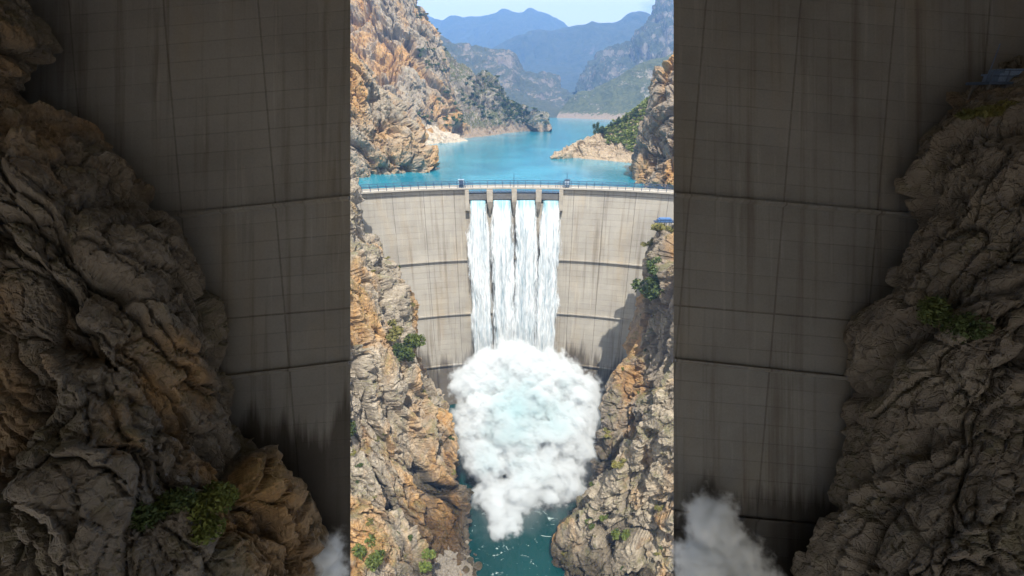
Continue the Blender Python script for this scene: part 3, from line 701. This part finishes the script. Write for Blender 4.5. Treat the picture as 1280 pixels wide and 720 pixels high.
def shrub_proto(name, mat, rx, rz, size, n, seed, trunk=False):
    V, Fc, C = leaf_cloud(n, rx, rz, size, seed)
    b = MB()
    for c in C: b.bar((0, 0, -.3*rz if not trunk else -.2), (c[0]*.9, c[1]*.9, c[2]), .035*rx, 5, .012*rx)
    r = empty(name)
    mesh_obj('foliage' if not trunk else 'crown', V, Fc, mat, r)
    b.build('stem' if not trunk else 'trunk', M['bark'], r)
    return r
def copy_tree(o, parent=None):
    c = o.copy(); COL.objects.link(c)
    if parent: c.parent = parent
    for ch in [x for x in bpy.data.objects if x.parent is o]: copy_tree(ch, c)
    return c
def on(G, px, py):                        # surface point nearest a sight line, the closest to the eye
    d = ray(px, py); d = d/np.linalg.norm(d); p = G.reshape(-1, 3)-CAM; tt = p@d
    e = np.linalg.norm(p-tt[:, None]*d, axis=1)/tt
    c = np.where(e < e.min()+.003)[0]; k = c[np.argmin(tt[c])]; return G.reshape(-1, 3)[k]
protos = {}
def shrub(kind, p, s, label, group=None, cat='shrub', sz=1.):
    mat, rx, rz, size, n = {'green': (M['leaf'], 1., 1., .16, 900), 'dark': (M['leafdark'], 1., 1.05, .15, 1000), 'dry': (M['leafdry'], 1., .6, .15, 700), 'sidegreen': (M['leaf'], 1., .9, .075, 3600), 'sidedark': (M['leafdark'], 1., .9, .07, 3600), 'tree': (M['leafdark'], .9, 1.7, .17, 1100)}[kind]
    if kind not in protos:
        protos[kind] = r = shrub_proto('tree' if kind == 'tree' else 'shrub', mat, rx, rz, size, n, 30+len(protos), kind == 'tree')
    else: r = copy_tree(protos[kind])
    r.location = p; r.scale = (s, s, s*sz); r.rotation_euler = (0, 0, random.uniform(0, 6.28)); tag(r, label, cat, group); return r
shrub('green', on(GL1, 515, 444), 5.6, 'largest green bush on the left cliff, halfway down', None)
shrub('dark', on(GL1, 499, 446), 4.0, 'dark green bush touching the largest bush on the left cliff')
shrub('dry', on(GL1, 492, 418), 4.2, 'small yellowish bush above the largest bush on the left cliff')
shrub('dark', on(GL1, 443, 540), 3.6, 'dark bush at the left edge of the gorge above the pale spur')
shrub('green', on(GL2, 458, 702), 3.6, 'green bush on the pale lower left spur')
shrub('green', on(GL2, 534, 704), 2.7, 'green bush at the tip of the lower left spur beside the rubble')
shrub('dark', on(GR1, 815, 370), 5.6, 'dark green bush in the cleft of the right cliff')
shrub('dark', on(GR1, 812, 346), 4.0, 'smaller dark bush just above the cleft bush on the right cliff')
shrub('dry', on(GR1, 826, 292), 4.2, 'mossy yellow green cushion on top of the right cliff')
shrub('dry', on(GR1, 811, 306), 2.6, 'small yellow green tuft on the shoulder of the right cliff top')
shrub('green', on(GR2, 752, 652), 2.2, 'green bush low on the right spur near the river')
shrub('green', on(GR2, 778, 672), 2.4, 'green bush in the rocks at the lower right')
shrub('dry', on(GR2, 775, 580), 2.0, 'dry tuft on the crest of the right spur')
for i, (px, py, s) in enumerate(((748,160,3.2),(753,162,2.2),(762,157,2.0),(771,154,2.2),(757,164,1.7),(780,148,2.4),(790,143,2.2),(797,139,2.1))):
    shrub('tree', on(GH, px, py+3)-np.array([0, 0, .5]), s, 'tallest tree at the outer edge of the wooded point' if i == 0 else 'small dark tree among the green scrub of the right point', None if i == 0 else 'trees on the right lake point', 'tree', .9)
TG = np.random.RandomState(3)
def tufts(G, Nn, n, pxr, pyr, s0, side):
    P = G.reshape(-1, 3); U = Nn.reshape(-1, 3); d = P-CAM; dep = d@FWD; qx = 640+F*(d@RIGHT)/dep; qy = 360-F*(d@UP)/dep
    gz = np.gradient(G[:, :, 2], axis=0).reshape(-1); gx = np.linalg.norm(np.gradient(G, axis=0).reshape(-1, 3), axis=1)
    ok = np.where((qx > pxr[0]) & (qx < pxr[1]) & (qy > pyr[0]) & (qy < pyr[1]) & (np.abs(gz)/gx < .55))[0]
    for k in TG.choice(ok, n, replace=False):
        shrub(('dry', 'dry', 'green', 'dark')[TG.randint(4)], P[k]-[0, 0, .3], s0*(.35+.9*TG.rand()**2), 'small tuft of growth rooted in a crack of the '+side, 'tufts in the cracks of the '+side, 'tuft')
tufts(GL1, NL1, 46, (440, 585), (250, 600), 1.5, 'tall left cliff'); tufts(GL2, NL2, 22, (440, 540), (560, 715), 1.2, 'lower left spur')
tufts(GR1, NR1, 34, (745, 840), (290, 600), 1.5, 'steep right cliff'); tufts(GR2, NR2, 26, (705, 840), (480, 715), 1.2, 'lower right spur')
# scrub as ground cover
def scrub(name, G, n, size, keep, mat, label, seed):
    g = np.random.RandomState(seed); P = G.reshape(-1, 3); P = P[[i for i in range(len(P)) if keep(P[i])]]
    P = P[g.randint(0, len(P), n)]
    V, Fc, _ = leaf_cloud(70, 1., 1., .42, seed); Vs, Fs = [], []
    for i, p in enumerate(P):
        s = size*(.5+g.rand()); a = g.rand()*6.28; c_, s_ = math.cos(a), math.sin(a)
        q = V*s; q = np.stack([q[:, 0]*c_-q[:, 1]*s_, q[:, 0]*s_+q[:, 1]*c_, q[:, 2]*.8], 1)
        Vs.append(q+p-[0, 0, .2*s]); Fs.append(Fc+i*len(V))
    o = mesh_obj(name, np.concatenate(Vs), np.concatenate(Fs), mat); tag(o, label, 'scrub', None, 'stuff'); return o
nz = lambda p, s, k: float(fbm(np.array([p])/s, 2, k)[0])
GHs = GH[::2, ::2]; scrub('scrub', GHs, 1100, 1.5, lambda p: p[2] > 8.5+5*nz(p, 12, 3) and p[0] > 68, M['scrubgreen'], 'green scrub covering the upper slope of the right point', 61)
B2s = GB2[::4, ::4]; scrub('scrub', B2s, 520, 2.1, lambda p: p[2] > 10 and nz(p, 40, 7) > -.1, M['leafdark'], 'dark scrub dotted over the left headland', 62)
Bs = GB[::5, ::5]; scrub('scrub', Bs, 170, 2.2, lambda p: p[2] > 12 and p[0] > -130 and nz(p, 40, 8) > .15, M['leafdark'], 'sparse bushes on the ledges of the tall left cliff', 63)

# ------------------------------------------------------------------ rubble and boulders by the river
def boulder_mesh(name, S, seed, mat):
    bm = bmesh.new(); bmesh.ops.create_icosphere(bm, subdivisions=4, radius=1.); co = np.array([v.co for v in bm.verts]); g = np.random.RandomState(seed)
    n = co.copy(); pl = g.normal(size=(9, 3)); pl /= np.linalg.norm(pl, axis=1, keepdims=True)
    for q in pl:
        d = co@q; h = .55+.3*g.rand(); co = co-np.outer(np.maximum(d-h, 0), q)
    co = co*[1., .8, .65]+n*fbm(co*3+seed, 3, seed)[:, None]*.06
    for v, c in zip(bm.verts, co): v.co = c*S
    me = bpy.data.meshes.new(name); bm.to_mesh(me); bm.free(); me.materials.append(mat)
    return me
bms = [boulder_mesh('boulder', 1., 70+i, M['rock']) for i in range(3)]
ROCKS = [(597,708,1.9,'whitish boulder at the water edge below the left cliff'),(582,712,1.5,None),(570,704,1.8,None),(560,715,2.2,None),(576,696,1.6,None),(588,700,1.2,None),(566,722,1.9,None),(552,706,2.0,None),(590,718,1.0,None)]
rb = random.Random(8)
for _ in range(46):
    y = rb.uniform(684, 722); ROCKS.append((rb.uniform(548, 596)+(y-700)*.2, y, rb.choice((.35, .45, .6, .8, 1.1)), None))
for i, (px, py, s, lab) in enumerate(ROCKS):
    o = bpy.data.objects.new('boulder', bms[i % 3]); link(o); p = atz(px, py, -109.3 if px > 588 else -108.); o.location = p; o.scale = (s, s, s); o.rotation_euler = (random.uniform(-.4, .4), random.uniform(-.4, .4), random.uniform(0, 6))
    tag(o, lab or 'grey boulder in the rubble on the left river bank', 'boulder', 'boulders on the left river bank')
rows = [[atz(x, y, -112.5), atz(x-8, y-2, -109.3), atz(x-26, y-5, -107.5), atz(x-60, y-8, -104.), atz(x-110, y-10, -100.)] for x, y in ((590,672),(594,690),(599,708),(603,726),(606,750),(606,780))]
o, _, _ = loft('rubble', rows, 110, 110, lambda p: rock_disp(p, .22, 500)*.7, rock_mat('rubble_rock', .4, och=.1, grey=(.17, .15, .125), pale=(.27, .24, .20), wetz=None)); tag(o, 'grey rubble bank between the left cliff and the river', 'rubble', None, 'stuff')

# ------------------------------------------------------------------ blue platform on the right cliff
def platform(name, p, s, label, paint='blue'):
    r = tag(empty(name, p), label, 'platform'); r.scale = (s, s, s)
    b = MB()
    for x in (-3., -1., 1., 3., 5.):
        for y in (-1., 1.): b.bar((x, y, -3.4), (x, y, 0), .16, 6)
    b.build('support', M['gate'], r)
    b = MB(); b.box(-3.6, 6., -1.5, 1.5, 0, .3); b.build('platform_deck', M['rail'], r)
    b = MB(); b.box(-2.2, 3.2, -1.0, 1.0, .3, 1.0); b.box(-2.4, 3.4, -1.15, 1.15, 1.0, 1.2); b.box(-1.8, 2.8, -1.0, 1.0, 1.2, 1.7); b.build('machine_housing', M[paint], r)
    b = MB()
    for x in (-3.5, -1.6, .3, 2.2, 4.1, 5.9): b.bar((x, -1.42, .3), (x, -1.42, 1.5), .06, 5)
    for z in (.9, 1.5): b.bar((-3.5, -1.42, z), (5.9, -1.42, z), .055, 5)
    b.bar((-2.6, 0, .3), (-2.6, 0, 4.4), .06, 5); b.build('railing', M['rail'], r)
    return r
platform('steel_platform', at(829, 277.5, 163), .9, 'blue steel platform on legs above the right cliff in front of the dam')

# ------------------------------------------------------------------ the shaded concrete walls either side of the viewpoint
DW = 8.0; Q = DW/14.; PX = DW/F                      # distance to the battered faces, metres per pixel there
org = CAM+FWD*DW
WROT = Matrix(((1, 0, 0), (0, cp, sp), (0, -sp, cp)))   # local x right, y away along the view slope, z up the batter
def local(px, py, back=0.): return ((px-640)*PX, back, -(py-360)*PX)
def side_wall(sgn, label, mat, ledges):
    r = empty('retaining_wall', tuple(org)); r.rotation_euler = WROT.to_euler(); tag(r, label, 'wall')
    xi = 202*PX*sgn; xo = 24.*Q*sgn; zt, zb, th = 10.2*Q, -13.*Q, 3.0*Q
    xb = (202*PX*(1+th/DW)+.35*Q)*sgn       # splayed reveal
    P = [(xi, 0), (xo, 0), (xo, th), (xb, th)]
    b = MB(); b.prism([[(x, y, zb) for x, y in P], [(x, y, zt) for x, y in P]])
    o = b.build('wall_face', mat, r)
    bm = bmesh.new(); bm.from_mesh(o.data); bmesh.ops.recalc_face_normals(bm, faces=bm.faces); bm.to_mesh(o.data); bm.free()
    L = o.data.uv_layers.new(name='UVMap')
    for l in o.data.loops:
        c = o.data.vertices[l.vertex_index].co; L.data[l.index].uv = (c.x+c.y*.7, c.z)
    for (x0, y0), (x1, y1), dep in ledges:
        dep *= Q; a, c = local(x0, y0), local(x1, y1); b = MB()
        sec = lambda q: [(q[0], 0.02, q[2]+.07*Q), (q[0], -dep, q[2]+.05*Q), (q[0], -dep, q[2]-.03*Q), (q[0], 0.02, q[2]-.09*Q)]
        b.prism([sec(a), sec(c)]); o = b.build('ledge', mat, r)
        bm = bmesh.new(); bm.from_mesh(o.data); bmesh.ops.recalc_face_normals(bm, faces=bm.faces); bm.to_mesh(o.data); bm.free()
        L = o.data.uv_layers.new(name='UVMap')
        for l in o.data.loops:
            c = o.data.vertices[l.vertex_index].co; L.data[l.index].uv = (c.x, c.z)
    return r
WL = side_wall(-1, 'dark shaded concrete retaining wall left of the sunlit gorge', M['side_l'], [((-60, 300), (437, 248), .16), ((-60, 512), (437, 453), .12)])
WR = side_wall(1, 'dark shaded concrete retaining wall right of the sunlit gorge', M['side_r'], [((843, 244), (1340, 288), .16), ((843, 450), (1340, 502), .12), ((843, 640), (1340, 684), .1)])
# added slab overhead, out of view, put there to keep the sun off both walls
for sgn, r in ((-1, WL), (1, WR)):
    b = MB(); x0, x1 = (0.0, 30.) if sgn > 0 else (-30., 0.0)
    inv = WROT.to_4x4().inverted() @ Matrix.Translation(-Vector(org))
    z0 = CAMZ+1.1
    v = []
    b.box(x0, x1, -26., 9.62, z0+1.0, z0+1.6)
    b.v = [tuple(inv @ Vector(p)) for p in b.v]
    b.build('shade_slab', M['pierc'], r)
# rock in front of the walls
def side_rock(sil, sgn, label, mat, k):
    rows = []
    for x, y in sil:
        x -= np.interp(y, [90, 190, 270, 350, 420, 480, 560, 620, 700], [22, 20, 16, 12, 12, 20, 20, 15, 5]) if sgn < 0 else -np.interp(y, [300, 420, 600, 720], [0, 22, 42, 24])
        pts = [(0, 13.75), (0, 13.4), (4, 13.0), (20, 12.5), (60, 11.8), (130, 10.9), (220, 10.2), (330, 9.6), (460, 9.2)]
        row = []
        for dx, D in pts:
            D *= Q
            d = ray(x+sgn*dx, y); row.append(CAM+d*D)
        d = ray(x+sgn*6, y); row.insert(0, CAM+d*14.6*Q)
        rows.append(row)
    o, G, Nn = loft('rock_outcrop', rows, 330, 260, RD(.15, k, dip=-.38*sgn, levels=((20, 2.2), (9, 2.0), (4.2, 1.35), (1.9, .58), (.85, .2))), mat); tag(o, label, 'rock'); return G
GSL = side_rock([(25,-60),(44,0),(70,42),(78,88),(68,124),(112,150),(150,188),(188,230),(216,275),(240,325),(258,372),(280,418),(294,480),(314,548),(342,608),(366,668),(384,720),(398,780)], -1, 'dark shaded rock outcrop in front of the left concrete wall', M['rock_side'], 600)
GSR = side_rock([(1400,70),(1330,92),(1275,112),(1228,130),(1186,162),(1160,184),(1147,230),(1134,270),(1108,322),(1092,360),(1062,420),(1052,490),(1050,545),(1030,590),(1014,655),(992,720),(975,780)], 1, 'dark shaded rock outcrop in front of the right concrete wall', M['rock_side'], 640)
shrub('sidedark', on(GSL, 200, 630)+np.array([0, -.05, -.25]), .7*Q, 'dark bush on the shaded left outcrop')
shrub('sidegreen', on(GSL, 255, 630)+np.array([0, -.05, -.25]), .8*Q, 'green bush beside the dark bush on the shaded left outcrop')
shrub('sidedark', on(GSR, 1195, 385)+np.array([0, 0, -.4]), .8*Q, 'dark bush in the cleft of the shaded right outcrop')
shrub('dry', on(GSR, 1240, 145)+np.array([0, 0, -.1]), .5*Q, 'grassy cushion on top of the shaded right outcrop')
pp = CAM+ray(1258, 106)*13.0*Q
platform('steel_platform', tuple(pp), .24*Q, 'shaded blue steel platform on the right outcrop by the concrete wall', 'dullblue')
def puff(spots, name, label, k):
    bl = [(CAM+ray(px, py)*(D*Q), r*PX) for px, py, D, r in spots]
    o = blob_hull(name, [(c, r+.16) for c, r in bl], .10, ((.8, .01),), billow_mat('side_spray', bl, 9., .15, .24, 3.0, .12), k); tag(o, label, 'spray'); return o
puff([(406,706,13.2,32),(380,722,13.2,34),(420,684,13.35,20),(412,735,13.2,24),(390,755,13.2,44)], 'spray_puff', 'grey shaded spray puff at the foot of the left concrete wall', 5)
puff([(890,655,13.3,40),(866,690,13.4,26),(880,705,13.3,40),(915,690,13.2,36),(942,714,13.2,30),(966,732,13.2,24),(905,740,13.2,46),(880,740,13.3,36)], 'spray_puff', 'grey shaded spray puff at the foot of the right concrete wall', 6)

# ------------------------------------------------------------------ haze
b = MB(); b.box(-6500, 6500, -300, 5000, -116, 860); hz = b.build('haze', None); tag(hz, None, None, None, 'stuff')
m, t = new_mat('haze_air'); N = NT(t); o = N.n('ShaderNodeOutputMaterial'); v = N.n('ShaderNodeVolumePrincipled')
v.inputs['Color'].default_value = (.26, .52, 1., 1); v.inputs['Density'].default_value = 2.1e-4; v.inputs['Anisotropy'].default_value = 0.
N.l(v.outputs[0], o.inputs['Volume']); hz.data.materials.append(m)

# ------------------------------------------------------------------ light
EL, AZ = R_(61), math.atan2(.14, -.98)    # sun behind and to the right of the camera
sd = Vector((math.sin(AZ)*math.cos(EL), math.cos(AZ)*math.cos(EL), math.sin(EL)))
sun = bpy.data.lights.new('sun', 'SUN'); sun.energy = 5.0; sun.angle = R_(.53); sun.color = (1., .93, .82)
so = bpy.data.objects.new('sun', sun); link(so); so.rotation_euler = sd.to_track_quat('Z', 'Y').to_euler()
W = bpy.data.worlds.new('World'); SC.world = W; W.use_nodes = True; t = W.node_tree
bg = t.nodes['Background']; sky = t.nodes.new('ShaderNodeTexSky'); sky.sky_type = 'NISHITA'; sky.sun_disc = False
sky.sun_elevation = EL; sky.sun_rotation = AZ; sky.air_density = 1.; sky.dust_density = 2.5; sky.ozone_density = 1.; sky.altitude = 500
N = NT(t); cdv = N.n('ShaderNodeTexCoord').outputs['Generated']
cl = N.noise(N.mapping(cdv, (1, 1, 2.6)), 3.2, 7, .6, .4)
t.links.new(N.mix(N.math('MULTIPLY', N.ramp(cl, [(.22, 0.), (.44, 1.)]), .95), sky.outputs[0], (17., 17., 16.6)), bg.inputs[0]); bg.inputs[1].default_value = .05

# ------------------------------------------------------------------ camera, render
cd = bpy.data.cameras.new('camera'); cam = bpy.data.objects.new('camera', cd); link(cam)
cam.location = CAM; cam.rotation_euler = (math.pi/2-PITCH, 0, 0)
cd.sensor_width = 36; cd.lens = 36*F/1280; cd.clip_start = .1; cd.clip_end = 30000
SC.camera = cam
SC.view_settings.view_transform = 'Standard'; SC.view_settings.look = 'None'; SC.view_settings.exposure = .70; SC.view_settings.gamma = 1
SC.view_settings.use_curve_mapping = False
cy = SC.cycles
cy.use_denoising = True; cy.use_adaptive_sampling = True; cy.adaptive_threshold = .025
try: cy.denoiser = 'OPENIMAGEDENOISE'
except Exception: pass
cy.max_bounces = 12; cy.volume_bounces = 8; cy.diffuse_bounces = 4; cy.glossy_bounces = 3; cy.transparent_max_bounces = 12
cy.sample_clamp_indirect = 8
